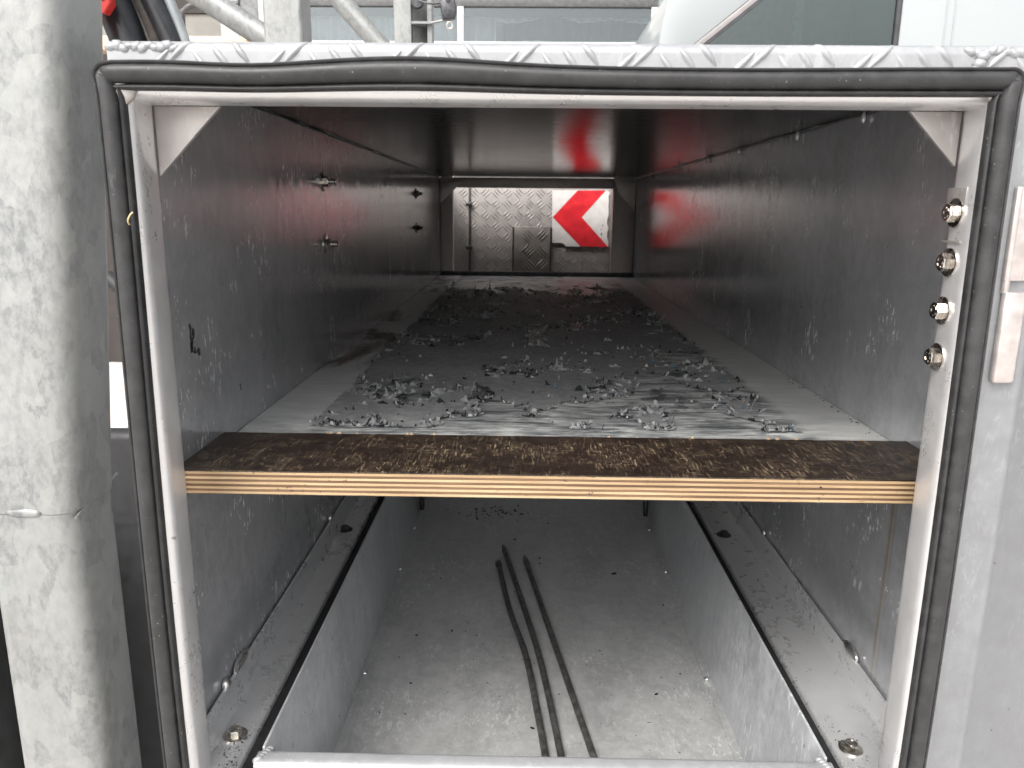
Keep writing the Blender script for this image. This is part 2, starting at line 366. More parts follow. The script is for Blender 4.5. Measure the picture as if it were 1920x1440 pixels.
for i in range(15): tack((.322+.0052*i, .6045, .1146-.0012*math.sin(i*1.3)), lip, (.0055, .0036, .0034+.0007*math.sin(i*2.1)), M_lip, (0, .5*math.cos(i), 0))
for i in range(3): tack((.326+.002*i, .6015, .101+.005*i), lip, (.0045, .004, .0045), M_lip)

# rubber seal swept round the mouth
def seal():
    prof = [(-.0002, 0), (-.0002, .007), (.0006, .0085), (.0017, .0083), (.0024, .0072)]
    prof += [(.0030, .0080), (.0040, .0100), (.0056, .0112), (.0078, .0114), (.0100, .0109), (.0120, .0098), (.0136, .0082), (.0146, .0062)]
    prof += [(.0151, .0040), (.0156, .0050), (.0163, .0066), (.0174, .0072), (.0186, .0064), (.0193, .0045), (.0194, 0)]
    x0, x1, z0, z1, r = -.3140, .3525, -.842, .1010, .010
    Y0 = .5905; pathpts = []
    def wz(x): return 0.0048*math.exp(-((x+.085)/.075)**2) + .0014*math.exp(-((x+.27)/.05)**2) - .0018*math.exp(-((x-.14)/.13)**2) - .0012*math.exp(-((x+.20)/.04)**2)
    def wx(z): return .0014*math.sin(z*7.5+1)
    # each station: function s -> (x,z)
    st = []
    def edge(p, q, n, d):
        for i in range(1, n): t = i/n; st.append((Vector(p).lerp(Vector(q), t), Vector(d), None))
    def corner(c, d1, d2, rr=r):
        for k in range(7): st.append((Vector(c), (Vector(d1), Vector(d2)), k/6))
    corner((x0, z1), (1, 0), (0, -1)); edge((x0, z1), (x1, z1), 46, (0, -1))
    corner((x1, z1), (0, -1), (-1, 0)); edge((x1, z1), (x1, z0), 40, (-1, 0))
    corner((x1, z0), (-1, 0), (0, 1)); edge((x1, z0), (x0, z0), 20, (0, 1))
    corner((x0, z0), (0, 1), (1, 0)); edge((x0, z0), (x0, z1), 40, (1, 0))
    vs, fs = [], []; m = len(prof)
    for p, d, t in st:
        for (s, h) in prof:
            if t is None:
                q = p + d*s
                if d[1] == -1: q = q + Vector((0, wz(p.x)*(1-s/.03)))
                elif abs(d[0]) == 1: q = q + Vector((wx(p.y)*(1 if d[0] > 0 else -1), 0))
                hh = h
            else:
                d1, d2 = d; cc = p + (d1+d2)*max(r, s); rr = max(0, r-s)
                a = t*math.pi/2; q = cc - d1*rr*math.cos(a) - d2*rr*math.sin(a)
                hh = h*(1-.28*math.sin(math.pi*t)*min(1, s/.006))
            vs.append((q.x, Y0-hh, q.y))
    ns = len(st)
    for i in range(ns):
        for k in range(m-1):
            j = (i+1) % ns; fs.append((i*m+k, i*m+k+1, j*m+k+1, j*m+k))
    return mesh('rubber_seal', vs, fs, M_rubber, BOX, True, 55)
seal()
tag(box('sealant_patch', .3385, .3472, .5885, .5898, .070, .084, plain('brown_sealant', (.16, .10, .05), .6, 0, .5, 90), BOX, .0005), 'brown sealant smear in the top corner')

# hex bolts
def hexbolt_mesh(name, R, H, wr, wt, mat, parent, nut=0):
    # axis +Z, washer base at z=0
    root = None
    n = 24; vs = [(wr*math.cos(2*math.pi*k/n), wr*math.sin(2*math.pi*k/n), z) for z in (0, wt*.8) for k in range(n)]
    vs += [(wr*.93*math.cos(2*math.pi*k/n), wr*.93*math.sin(2*math.pi*k/n), wt) for k in range(n)]
    fs = [(i*n+k, i*n+(k+1) % n, (i+1)*n+(k+1) % n, (i+1)*n+k) for i in range(2) for k in range(n)]+[tuple(2*n+k for k in range(n))]
    wa = mesh(name, vs, fs, mat, parent, True, 30)
    hv = [(R*math.cos(math.pi*k/3), R*math.sin(math.pi*k/3), z) for z in (wt, wt+H*.86) for k in range(6)]
    hv += [(R*.86*math.cos(math.pi*k/3+o), R*.86*math.sin(math.pi*k/3+o), wt+H) for k in range(6) for o in (-.2, .2)]
    hf = [(k, (k+1) % 6, 6+(k+1) % 6, 6+k) for k in range(6)]
    for k in range(6): hf += [(6+k, 12+2*k+1, 12+2*k), (6+k, 6+(k+1) % 6, 12+(2*k+2) % 12, 12+2*k+1)]
    hf.append(tuple(12+k for k in range(12)))
    hd = mesh('hex_head' if not nut else 'hex_nut', hv, hf, mat, wa, True, 20)
    if nut:
        v2, f2 = sweep([(0, 0, wt+H), (0, 0, wt+H+nut*.9), (0, 0, wt+H+nut)], [R*.55, R*.55, R*.42], 12); mesh('thread_end', v2, f2, mat, wa, True, 40)
    else:
        for k in range(5):   # stamped marks on the head
            a = 2*math.pi*k/5; bmk = bmesh.new(); bmesh.ops.create_cube(bmk, size=1)
            for v in bmk.verts: v.co = Matrix.Rotation(a, 3, 'Z') @ Vector((R*.5+v.co.x*R*.12, v.co.y*R*.3, wt+H+v.co.z*R*.1))
            bm_obj('head_mark', bmk, mat, wa, False)
    return wa
def spin(a, s=-1): return (Matrix.Rotation(s*math.pi/2, 4, 'Y') @ Matrix.Rotation(a, 4, 'Z')).to_euler()
def place(o, parent, loc, rot):
    o.location = loc; o.rotation_euler = rot
    return o
b0 = hexbolt_mesh('bolt', .0073, .0062, .0112, .0016, M_bolt, pR); place(b0, pR, (.3336, .6165, .0005), spin(.25))
for i, z in enumerate((-.0375, -.0755, -.1130)): copy_part(b0, pR, (.3336, .6160, z), spin(.9+i*.6))
n0 = hexbolt_mesh('wall_bolt', .0085, .0075, .0150, .002, M_bolt, sideL, nut=.011); place(n0, sideL, (XL, 1.243, .0405), spin(0, 1))
copy_part(n0, sideL, (XL, 1.243, -.0565), spin(.4, 1))
n1 = hexbolt_mesh('wall_bolt', .0085, .0075, .0150, .002, M_darkbolt, sideL, nut=.009); place(n1, sideL, (XL, 2.29, .0426), spin(0, 1)); copy_part(n1, sideL, (XL, 2.29, -.0546), spin(.4, 1))
# slotted plates and joint line between the upper bolts on the post
box('packing_strip', .3326, .3335, .604, .6305, .0065, .0195, M_gus, pR, .0003); box('packing_strip', .3326, .3335, .604, .6305, -.0225, -.0205, M_gus, pR, .0003)

# black paint chips on the left wall
random.seed(17)
for (y, z, sy, sz, n_) in ((.7265, -.130, .005, .017, 8), (.7215, -.115, .002, .008, 3), (.84, -.198, .003, .003, 3), (.735, -.142, .006, .006, 3)):
    for i in range(n_):
        cy, cz = y+random.gauss(0, sy*.5), z+random.gauss(0, sz*.5); r = random.uniform(.3, 1)
        pts = [(cy+sy*.8*r*random.uniform(.4, 1)*math.cos(a), cz+sz*.55*r*random.uniform(.4, 1)*math.sin(a)) for a in [k*2*math.pi/9 for k in range(9)]]
        prism('paint_chip', pts, 'x', XL+.0001, XL+.0007, M_crumb, sideL)

# support rails: upstand, ledge, rolled-down inner edge
def rail(xw, xi, ztop, zl, s):
    p = [(xw-s*.0032, ztop), (xw-s*.0066, ztop), (xw-s*.0066, zl+.004), (xw-s*.0105, zl), (xi+s*.006, zl), (xi+s*.0018, zl-.0018), (xi, zl-.006), (xi, zl-.075), (xi+s*.003, zl-.075), (xi+s*.003, zl-.007), (xi+s*.0065, zl-.004), (xw-s*.0032, zl-.004)]
    p = [(a, b) for a, b in p]
    return prism('support_rail', p, 'y', .634, YB+.02, M_rail, BOX, smooth=True, sharp=50)
def gap_shade(x0, x1, zl): return box('gap_shade_strip', x0, x1, .66, YB+.015, zl-.09, zl-.0085, M_black, BOX, .0008)  # black strip laid in the drawer gap, its colour standing in for shade
gap_shade(-.2788, -.2560, -.5415); gap_shade(.3030, .3373, -.5605)
rL = rail(XL, -.2790, -.503, -.5415, -1); rR = rail(XR, .3375, -.5225, -.5605, 1)
bb = hexbolt_mesh('rail_bolt', .0073, .0062, .0125, .0018, M_bolt, rL); place(bb, rL, (-.2985, .700, -.5413), (0, 0, .3))
copy_part(bb, rR, (.3550, .7225, -.5603), (.06, .03, 1.1))
bd = hexbolt_mesh('rail_bolt', .0073, .0055, .0125, .0018, M_darkbolt, rL); place(bd, rL, (-.305, 1.231, -.5413), (0, 0, .5)); copy_part(bd, rR, (.3585, 1.277, -.5603), (0, 0, .2))
for (xx, yy, zz, par, s) in ((-.3155, .772, -.5005, rL, (.004, .024, .0085)), (-.3155, .729, -.5015, rL, (.0045, .008, .008)), (-.3155, 1.18, -.4985, rL, (.004, .008, .007)),
                             (.4005, .845, -.519, rR, (.004, .021, .0085)), (.4005, 1.195, -.518, rR, (.004, .008, .006)), (-.3155, .674, -.526, rL, (.002, .010, .009))):
    tack((xx, yy, zz), par, s, M_weld)

# far end: frame, door leaf with tread pattern, lid and strip
box('rear_frame_post', XL+.0005, -.272, YB-.02, YB+.02, -.88, ZT, M_rearf, BOX, .004)
box('rear_frame_post', .322, XR-.0005, YB-.02, YB+.02, -.88, ZT, M_rearf, BOX, .004)
box('rear_frame_header', -.2715, .3215, YB-.02, YB+.02, .078, ZT-.001, M_rearf, BOX, .004)
prism('rear_gusset', [(XL+.002, .098), (-.238, .098), (XL+.002, .018)], 'y', YB-.0275, YB-.0205, M_gus, BOX, bev=.0006)
prism('rear_gusset', [(XR-.002, .105), (.325, .105), (.34, .06), (XR-.002, .0)], 'y', YB-.0275, YB-.0205, M_rearf, BOX, bev=.0006)
box('rear_sill', XL+.001, XR-.001, YB-.03, YB-.0205, ZS, ZS+.016, M_alum_dark, BOX, .001)
def lens_field(name, x0, x1, z0, z1, y, pitch, ln, wd, ht, nb, mat, parent):
    vs, fs = [], []; i = 0
    zz = z0; row = 0
    while zz < z1+pitch:
        xx = x0; c = 0
        while xx < x1+pitch:
            s = 1 if (row+c) % 2 else -1; ca = math.cos(s*math.pi/4); sa = math.sin(s*math.pi/4)
            for b in range(nb):
                off = (b-(nb-1)/2)*pitch*.78/nb; cx = xx - off*sa; cz = zz + off*ca
                pts = [(-ln/2, 0, 0), (0, -wd/2, 0), (ln/2, 0, 0), (0, wd/2, 0), (-ln*.22, 0, ht), (ln*.22, 0, ht)]
                if x0+ln*.36 < cx < x1-ln*.36 and z0+ln*.36 < cz < z1-ln*.36:
                    k = len(vs)
                    for a, b2, h in pts: vs.append((cx+a*ca-b2*sa, y-h, cz+a*sa+b2*ca))
                    fs += [(k, k+1, k+5, k+4), (k+1, k+2, k+5), (k+2, k+3, k+4, k+5), (k+3, k, k+4)]
            xx += pitch; c += 1
        zz += pitch; row += 1
    return tag(mesh(name, vs, fs, mat, parent), None, kind='stuff')
# the far door is set back behind its frame; the gap is added to let daylight onto it
YD = YB+.20; q = YD/2.95
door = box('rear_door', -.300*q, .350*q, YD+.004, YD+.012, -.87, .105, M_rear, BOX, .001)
box('hinge_strip', -.2145*q, -.2085*q, YD-.006, YD+.0035, -.3, .090, M_darkbolt, door, .001)
for z in (.018, -.142): box('hinge_knuckle', -.225*q, -.2*q, YD-.014, YD-.0065, z*q-.008, z*q+.008, M_darkbolt, door, .003)
box('side_fold', .320*q, .327*q, YD-.012, YD+.0035, -.3, .1, M_darkbolt, door, .001)
lens_field('tread_pattern', -.275*q, .318*q, -.27*q, .095, YD+.0038, .044, .042, .0058, .0022, 3, M_rear, door)
lid = box('tread_plate_lid', -.044*q, .0925*q, YD-.012, YD-.002, -.26*q, -.0625*q, M_lid, door, .001)
lens_field('tread_pattern', -.044*q, .0925*q, -.26*q, -.0625*q, YD-.0122, .058, .056, .0062, .0044, 4, M_lid, lid)
box('lid_edge', -.0495*q, -.0445*q, YD-.014, YD+.0035, -.26*q, -.064*q, M_darkbolt, lid); box('lid_edge', .093*q, .098*q, YD-.014, YD+.0035, -.26*q, -.064*q, M_darkbolt, lid)

# ------------------------------------------------------------------ chevron sign on the far door
M_white = plain('white_reflective', (.58, .55, .53), .45, 0, .08, 40); M_red = plain('red_reflective', (.55, .014, .022), .4, 0, .15, 30)
sg = thing('chevron_sign', 'red chevron pointing left on a chipped white reflective sign at the far end', 'sign', (.2*q, YD-.005, -.135*q))
sp = [(.0965, .0710), (.300, .0725), (.3105, .062)]
random.seed(3)
for i in range(11): sp.append((.309+random.uniform(-.005, .003), .050-.0165*i))
sp += [(.3115, -.1345), (.207, -.1335), (.150, -.1335), (.147, -.127), (.138, -.1215), (.100, -.1205)]
prism('white_panel', [(a*q, b*q) for a, b in sp], 'y', YD-.009, YD-.005, M_white, sg)
prism('red_chevron', [(a*q, b*q) for a, b in ((.191, .0712), (.2945, .0721), (.2085, -.0255), (.3105, -.1342), (.207, -.1333), (.1005, -.0262))], 'y', YD-.0100, YD-.0093, M_red, sg)
# chips along the sign's worn edge
random.seed(9)
for i in range(5):
    cx, cz, r = .288+random.uniform(-.01, .012), -.055-.016*i, random.uniform(.003, .007)
    prism('worn_patch', [(q*cx+r*.6*random.uniform(.5, 1)*math.cos(a), q*cz+1.6*r*random.uniform(.5, 1)*math.sin(a)) for a in [k*.9 for k in range(7)]], 'y', YD-.0107, YD-.0103, plain('grimy_chip', (.10, .095, .09), .7), sg)

# ------------------------------------------------------------------ shelf, its peeling coat and flakes
SH = thing('shelf', 'grey aluminium shelf plate covered with peeling grey coating, inside the locker', 'shelf', (.04, .8, ZS))
plate = box('shelf_plate', XL+.001, XR-.001, .7835, YB-.031, ZS-.004, ZS, M_shelf, SH)
X0, X1, Y0c, Y1c = -.245, .318, .845, 2.55
def field(x, y):
    v = noise.fractal(Vector((x*13, y*8.5, .3)), .8, 2.2, 5) + .35*noise.noise(Vector((x*45, y*38, 2)))
    front = max(0, (1.35-y)/.5)                      # more is gone towards the mouth
    front *= .55+.9*max(0, noise.noise(Vector((x*6, .7, 9))))
    side = max(0, 1-(x-X0)/.03)+max(0, 1-(X1-x)/.03)
    back = max(0, (y-2.2)/.25)
    return .40 - v*.9 - front*.75 - side*.5*abs(noise.noise(Vector((x*30, y*14, 5))))*2 - back*.7
dx = .0042; dy = .0052
nx = int((X1-X0)/dx); ny = int((Y1c-Y0c)/dy)
F = [[field(X0+i*dx, Y0c+j*dy) for i in range(nx+1)] for j in range(ny+1)]
idx = {}; vs = []; fs = []
def vid(i, j):
    if (i, j) in idx: return idx[(i, j)]
    x = X0+i*dx; y = Y0c+j*dy; f = F[j][i]
    near = max(0, 1-f/.22)
    sp = max(0, noise.noise(Vector((x*70, y*60, 4.4)))+.05)**1.3
    lift = near*near*(.0018+.018*sp)
    h = .0012 + .0006*noise.noise(Vector((x*60, y*60, 0))) + lift
    jx = random.uniform(-.45, .45)*dx; jy = random.uniform(-.45, .45)*dy - lift*.45
    idx[(i, j)] = len(vs); vs.append((x+jx, y+jy, ZS+max(.0006, h))); return idx[(i, j)]
random.seed(5)
for j in range(ny):
    for i in range(nx):
        if min(F[j][i], F[j+1][i], F[j][i+1], F[j+1][i+1]) > 0 or (F[j][i] > 0 and random.random() < .12):
            a, b, c, d = vid(i, j), vid(i+1, j), vid(i+1, j+1), vid(i, j+1)
            if random.random() < .5: fs += [(a, b, c), (a, c, d)]
            else: fs += [(a, b, d), (b, c, d)]
cm = bpy.data.meshes.new('peeling_coat'); cm.from_pydata(vs, [], fs); cm.materials.append(M_coat)
tag(obj('peeling_coat', cm, SH), 'torn sheet of grey coating peeling up from the shelf', kind='stuff')
box('bounce_plate', XL+.001, XR-.001, .7845, YB-.031, ZS-.008, ZS-.0045, M_rail, SH)  # bright plate added under the shelf to bounce light into the drawer
# loose curled flakes: the large ones singly, the rest as one mass
def flake(x, y, s, curl, az, ragged):
    vs, fs = [], []; n = 4; m = 3; up = random.uniform(.5, 1.0)
    ca, sa = math.cos(az), math.sin(az); R = s/curl; tw = random.uniform(-.7, .7); wid = random.choice((.18, .28, .4, .6))
    for i in range(n+1):
        t = i/n; ang = curl*t; py = R*math.sin(ang)*(1-up*.6); pz = R*(1-math.cos(ang))*up+.0015
        wv = s*wid*(1-.8*t**1.2)*(1+ragged*random.uniform(-.6, .6))
        for k in range(m+1):
            q = (k/m-.5)*2; lx = q*wv+tw*t*s*.4+random.uniform(-.08, .08)*s; ly = py+random.uniform(-.06, .06)*s
            vs.append((x+lx*ca-ly*sa, y+lx*sa+ly*ca, ZS+max(.0008, pz+random.uniform(-.05, .12)*s*t)))
    for i in range(n):
        for k in range(m):
            a = i*(m+1)+k; fs.append((a, a+1, a+m+2, a+m+1))
    return vs, fs
random.seed(21)
bulk = {0: ([], []), 1: ([], []), 2: ([], [])}; singles = 0
mats = (M_flake_l, M_flake_d, M_flake_b)
cand = []
for _ in range(19000):
    x = random.uniform(X0, X1); y = Y0c+(2.4-Y0c)*random.random()**1.6
    f = field(x, y)
    if -.05 < f < .16 or (f > 0 and random.random() < .05): cand.append((x, y))
for n_, (x, y) in enumerate(cand[:2300]):
    s = random.choice((.004, .005, .006, .007, .008, .010)); k = random.choices((0, 1, 2), (.55, .41, .04))[0]
    if k == 2 and x < .1: k = 0
    v, f = flake(x, y, s, random.uniform(.9, 2.2), random.gauss(math.pi, 1.1), .6)
    if s >= .008 and y < 1.75 and singles < 150:
        mesh('coat_flake', v, f, mats[k], SH, True, 0); singles += 1
    else:
        bv, bf = bulk[k]; o = len(bv); bv += v; bf += [tuple(i+o for i in q) for q in f]
for (x, y, s, k) in ((.075, 1.035, .020, 1), (.045, 1.05, .017, 2), (.21, 1.24, .022, 2), (.235, 1.21, .020, 2), (.255, 1.15, .021, 1), (.12, 1.0, .017, 1), (.155, .985, .016, 0), (-.105, .955, .022, 1), (.20, .98, .024, 0), (-.06, 1.08, .018, 0), (-.02, 1.38, .020, 0), (.0, 1.37, .018, 0), (-.14, 1.09, .018, 0), (.28, 1.0, .022, 1), (.30, 1.0, .018, 1), (-.18, .95, .017, 1)):
    v, f = flake(x, y, s*.72, random.uniform(1.0, 1.9), random.gauss(math.pi, .7), .8); mesh('coat_flake', v, f, mats[k], SH, True, 0)
for k in bulk:
    if bulk[k][0]: tag(mesh('small_flakes', bulk[k][0], bulk[k][1], mats[k], SH, True, 0), ('pale', 'dark', 'blue')[k]+' flakes of coating scattered on the shelf', kind='stuff')

# ------------------------------------------------------------------ plywood board across the mouth
BD = thing('plywood_board', 'scratched brown film-faced plywood board lying across the front of the shelf', 'board', (.04, .72, -.2565))
Zb, Zt = -.2563, -.2342; npl = 9; th = (Zt-.0012-Zb)/npl
random.seed(13)
def ragged_box(name, x0, x1, yf, yb, z0, z1, mat, parent, amp, top=0):
    n = 150; vs = []; fs = []
    for i in range(n+1):
        x = x0+(x1-x0)*i/n; d = amp*noise.noise(Vector((x*26, z0*900, 1)))+amp*.7*noise.noise(Vector((x*95, z0*900, 3)))
        e = top*max(0, noise.noise(Vector((x*40, z1*90, 6))))
        vs += [(x, yf+d, z0), (x, yf+d, z1), (x, yb+e, z1), (x, yb+e, z0)]
    for i in range(n):
        for k in range(4): fs.append((i*4+k, i*4+(k+1) % 4, i*4+4+(k+1) % 4, i*4+4+k))
    fs += [(0, 1, 2, 3), (n*4, n*4+1, n*4+2, n*4+3)]
    return mesh(name, vs, fs, mat, parent)
for i in range(npl):
    z0 = Zb+i*th; ragged_box('ply', -.3185, .4035, .6600+(.0003 if i % 2 else 0), .783, z0, z0+th-.00012, M_plyl if i % 2 == 0 else M_plyd, BD, .0003)
ragged_box('film_face', -.3185, .4035, .6606, .7825, Zt-.0011, Zt, M_film, BD, .0006, -.0016)
ragged_box('underside_film', -.3185, .4035, .6612, .7825, Zb-.0011, Zb-.0002, M_film, BD, .0004)
# pale splinters along the rear arris
for i in range(18):
    x = -.30+.69*random.random(); l = random.uniform(.002, .006)
    v = [(x, .7815, Zt-.0003), (x+l, .7822, Zt-.0002), (x+l*.6, .7838, Zt+random.uniform(.0006, .0022)), (x+l*.1, .7835, Zt+.0004), (x+l*.5, .7842, Zt-.001)]
    mesh('splinter', v, [(0, 1, 2), (0, 2, 3), (1, 4, 2), (0, 3, 4)], M_plyl, BD)

# ------------------------------------------------------------------ drawer
DR = thing('drawer', 'shallow aluminium drawer tray in the lower half of the locker', 'drawer', (.023, .65, -.684))
DL, DRt, DZ, DF, DYB = -.2515, .2985, -.515, -.680, 2.0
def dside(xt, xb, s):
    p = [(xt, DZ), (xt-s*.0028, DZ), (xb-s*.0028, DF), (xb, DF)]
    return prism('drawer_side', p, 'y', .650, DYB, M_drawer, DR, bev=.0005)
dside(DL, DL+.012, -1); dside(DRt, DRt-.011, 1)
box('drawer_floor', DL+.0005, DRt-.0005, .640, DYB, DF-.004, DF-.0002, M_dfloor, DR)
prism('floor_flange', [(DL+.0125, DF), (DL+.029, DF), (DL+.029, DF+.0014), (DL+.0125, DF+.0014)], 'y', .66, DYB-.003, M_dfloor, DR)
prism('floor_flange', [(DRt-.0115, DF), (DRt-.024, DF), (DRt-.024, DF+.0014), (DRt-.0115, DF+.0014)], 'y', .66, DYB-.003, M_dfloor, DR)
box('drawer_back', DL+.005, DRt-.005, DYB+.0005, DYB+.0035, DF, DZ, M_drawer, DR)
box('drawer_front', DL-.0005, DRt+.0005, .634, .6375, DF-.02, DZ-.012, M_frame, DR)
prism('front_bar', rrect(.6255, .6495, DZ-.024, DZ+.0005, .009, 6), 'x', DL-.001, DRt+.001, M_lip, DR, smooth=True, sharp=50)
for i in range(5): tack((DL+.002+.0015*i, .6335+.0035*i, DZ-.0015), DR, (.0055, .0032, .0042), M_lip, (0, 0, .5))
for i in range(5): tack((DRt-.002-.0015*i, .6335+.0035*i, DZ-.0015), DR, (.0055, .0032, .0042), M_lip, (0, 0, -.5))
for (x, y) in ((-.2315, 1.0173), (-.2335, 1.359), (-.2335, 1.552), (.2765, 1.018), (.2775, 1.364), (.277, 1.563)):
    tack((x, y, DF+.0035), DR, (.0042, .0042, .0040), plain('rivet_metal', (.85, .85, .84), .15, 1, .05))
for (x, y) in ((DL+.020, 1.66), (DRt-.018, 1.64)): box('corner_stop', x-.004, x+.004, y, y+.02, DF+.0016, DF+.05, M_darkbolt, DR, .002)
# crumbs of dirt
cv, cf = [], []
random.seed(31)
def crumb(x, y, z, s):
    o = len(cv); k = 5; st = random.uniform(.7, 2.4); a0 = random.random()*6
    for h in (0, .45):
        for i in range(k):
            a = a0+2*math.pi*i/k; r = s*random.uniform(.5, 1)*(1-.4*h); lx = r*math.cos(a)*st; ly = r*math.sin(a)
            cv.append((x+lx*math.cos(a0)-ly*math.sin(a0), y+lx*math.sin(a0)+ly*math.cos(a0), z+h*s))
    cf.append(tuple(o+k+i for i in range(k)))
    for i in range(k): cf.append((o+i, o+(i+1) % k, o+k+(i+1) % k, o+k+i))
for i in range(32): crumb(random.uniform(-.2, .26), random.uniform(.84, 1.66), DF, random.choice((.0006, .0008, .001, .0016, .0025)))
for i in range(60): crumb(random.gauss(-.07, .05), random.gauss(1.66, .025), DF, random.uniform(.0008, .0035))
for (x, y, s) in ((.197, .985, .0026), (.118, 1.01, .001), (-.16, 1.0, .0018), (-.158, .93, .0014), (-.17, 1.13, .003), (.178, 1.36, .004), (-.152, 1.33, .002)): crumb(x, y, DF, s)
for i in range(45): crumb(random.gauss(-.292, .006), random.uniform(.655, .71), -.5415, random.uniform(.0005, .0013))
for i in range(25): crumb(random.gauss(.352, .009), random.uniform(.69, .76), -.5605, random.uniform(.0004, .0011))
for i in range(30): crumb(XR-.004-abs(random.gauss(0, .004)), random.uniform(.80, 1.2), ZS, random.uniform(.0006, .0018))
cr = mesh('dirt_crumbs', cv, cf, M_crumb); tag(cr, 'black crumbs of dirt strewn in the drawer and on the rails', 'dirt', kind='stuff')

# ------------------------------------------------------------------ three rods in the drawer
def spline(pts, n=10):
    out = []; p = [Vector(q) for q in pts]; p = [p[0]*2-p[1]]+p+[p[-1]*2-p[-2]]
    for i in range(1, len(p)-2):
        for k in range(n):
            t = k/n; out.append(.5*((2*p[i])+(p[i+1]-p[i-1])*t+(2*p[i-1]-5*p[i]+4*p[i+1]-p[i+2])*t*t+(3*p[i]-p[i-1]-3*p[i+1]+p[i+2])*t**3))
    out.append(p[-2]); return out
RZ = DF+.0058
def rod(label, pts, tipm):
    ps = spline([(x, y, RZ) for x, y in pts], 14); n = len(ps)
    rs = [.0047*(1+.05*noise.noise(Vector((i*.7, pts[0][0]*50, 1)))) for i in range(n)]
    r = thing('steel_rod', label, 'rod', (pts[0][0], pts[0][1], DF), 'steel rods lying in the drawer')
    tube('shaft', ps, rs, M_steel, r, 10)
    d = (Vector((*pts[-1], RZ))-Vector((*pts[-2], RZ))).normalized(); e = Vector((*pts[-1], RZ))
    if tipm == 'flat':
        tube('tip', [e-d*.012, e-d*.003, e+d*.006, e+d*.010], [.0053, .0064, .0062, .003], M_steel, r)
    else:
        tube('tip', [e-d*.006, e+d*.002, e+d*.014, e+d*.026], [.0054, .005, .0036, .0010], M_steel, r)
rod('bent dark steel rod with a blunt end, leftmost of three in the drawer', [(.044, .70), (.0325, .8515), (.0245, .93), (.0085, 1.0667), (-.020, 1.21), (-.0445, 1.380)], 'flat')
rod('dark steel rod touching the bent rod, middle and longest of three in the drawer', [(.066, .70), (.0525, .8521), (.030, 1.0601), (-.004, 1.27), (-.0345, 1.445)], 'point')
rod('straight dark steel rod lying apart, rightmost of three in the drawer', [(.118, .70), (.0930, .8532), (.0672, 1.0196), (.036, 1.22), (.0095, 1.395)], 'point')

# ------------------------------------------------------------------ galvanised upright beside the box
GP = thing('galvanised_upright', 'thick pale galvanised steel upright left of the locker, welded halfway up', 'steel post', (-.42, .65, GZ))
def upright(z0, z1, fx, name):
    sec = rrect(-.082, 0, .607, .684, .018, 8); vs = []; fs = []; n = len(sec); K = 12
    for i in range(K+1):
        z = z0+(z1-z0)*i/K; o = fx(z)
        for x, y in sec: vs.append((x+o, y, z))
    for i in range(K):
        for k in range(n): fs.append((i*n+k, i*n+(k+1) % n, (i+1)*n+(k+1) % n, (i+1)*n+k))
    fs += [tuple(range(n)), tuple(K*n+k for k in range(n))]
    return mesh(name, vs, fs, M_galv, GP, True, 50)
upright(GZ, -.258, lambda z: -.3845, 'lower_section')
upright(-.2575, .62, lambda z: -.3845+.0015+(z+.2575)*.088, 'upper_section')
tack((-.425, .6075, -.2565), GP, (.016, .0026, .0045), M_galv2)
tube('weld_seam', spline([(-.3838, .612, -.262), (-.3838, .635, -.256), (-.3838, .66, -.252), (-.3838, .683, -.247)], 6), .0014, M_galv2, GP, 6)

# ------------------------------------------------------------------ hinge on the front plate
HG = thing('hinge_bracket', 'dull metal hinge bracket with a rivet at the right edge of the front plate', 'hinge', (.39, .6, -.13))
M_hinge = plain('hinge_steel', (.58, .53, .51), .4, .7, .15, 60)
box('upper_leaf', .369, .383, .601, .6055, -.0505, .020, M_hinge, HG, .001); box('upper_leaf', .3834, .43, .6025, .6055, -.0505, .020, M_hinge, HG, .001)
box('lower_leaf', .370, .3875, .5985, .6055, -.1310, -.0585, M_hinge, HG, .0025)
tube('barrel', [(.372, .6035, -.06), (.372, .6035, .02)], .0028, M_hinge, HG, 10)
rv, rf = sweep([(.3885, .6024, -.0345), (.3885, .6005, -.0345), (.3885, .5992, -.0345)], [.0052, .0045, .002], 14); mesh('rivet', rv, rf, M_bolt, HG, True, 60)

# ------------------------------------------------------------------ straw caught on the seal
tag(tube('straw_bit', spline([(-.296, .5805, -.0135), (-.2950, .5770, -.0105), (-.2925, .5760, -.0065), (-.2910, .5775, -.0045)], 4), .0006, plain('straw', (.45, .36, .2), .7)), 'tiny tan straw wisp stuck to the left side of the rubber seal', 'straw')

# ------------------------------------------------------------------ black parts behind the upright, low left
MG = box('mudguard_panel', -.80, -.345, .90, .93, -1.25, -.272, M_black, None, .01); tag(MG, 'black panel in the gap between galvanised upright and locker', 'panel')
M_tyre = plain('tyre_rubber', (.02, .02, .02), .75, 0, .4, 40, .4)
ty = thing('tyre', 'black tyre low at the left edge behind the galvanised upright', 'tyre', (-.72, .8, -1.05))
prism('tread_ring', rrect(-.74, -.55, .70, .86, .03, 4), 'z', -1.05, -.36, M_tyre, ty, smooth=True)
for i in range(9): box('tread_block', -.735, -.555, .690, .6995, -1.03+.075*i, -.985+.075*i, M_tyre, ty, .003)
tag(tube('air_hose', spline([(-.60, 1.10, -.10), (-.50, 1.05, -.165), (-.44, 1.0, -.20), (-.38, .98, -.235), (-.345, .97, -.30)], 8), .011, M_black, None, 12), 'black hose crossing the gap between upright and locker', 'hose')
tag(tube('stay_bar', [(-.75, 1.2, -.42), (-.34, 1.05, -.235)], .022, M_galv2, None, 12), 'short galvanised bar behind the gap beside the locker', 'steel bar')

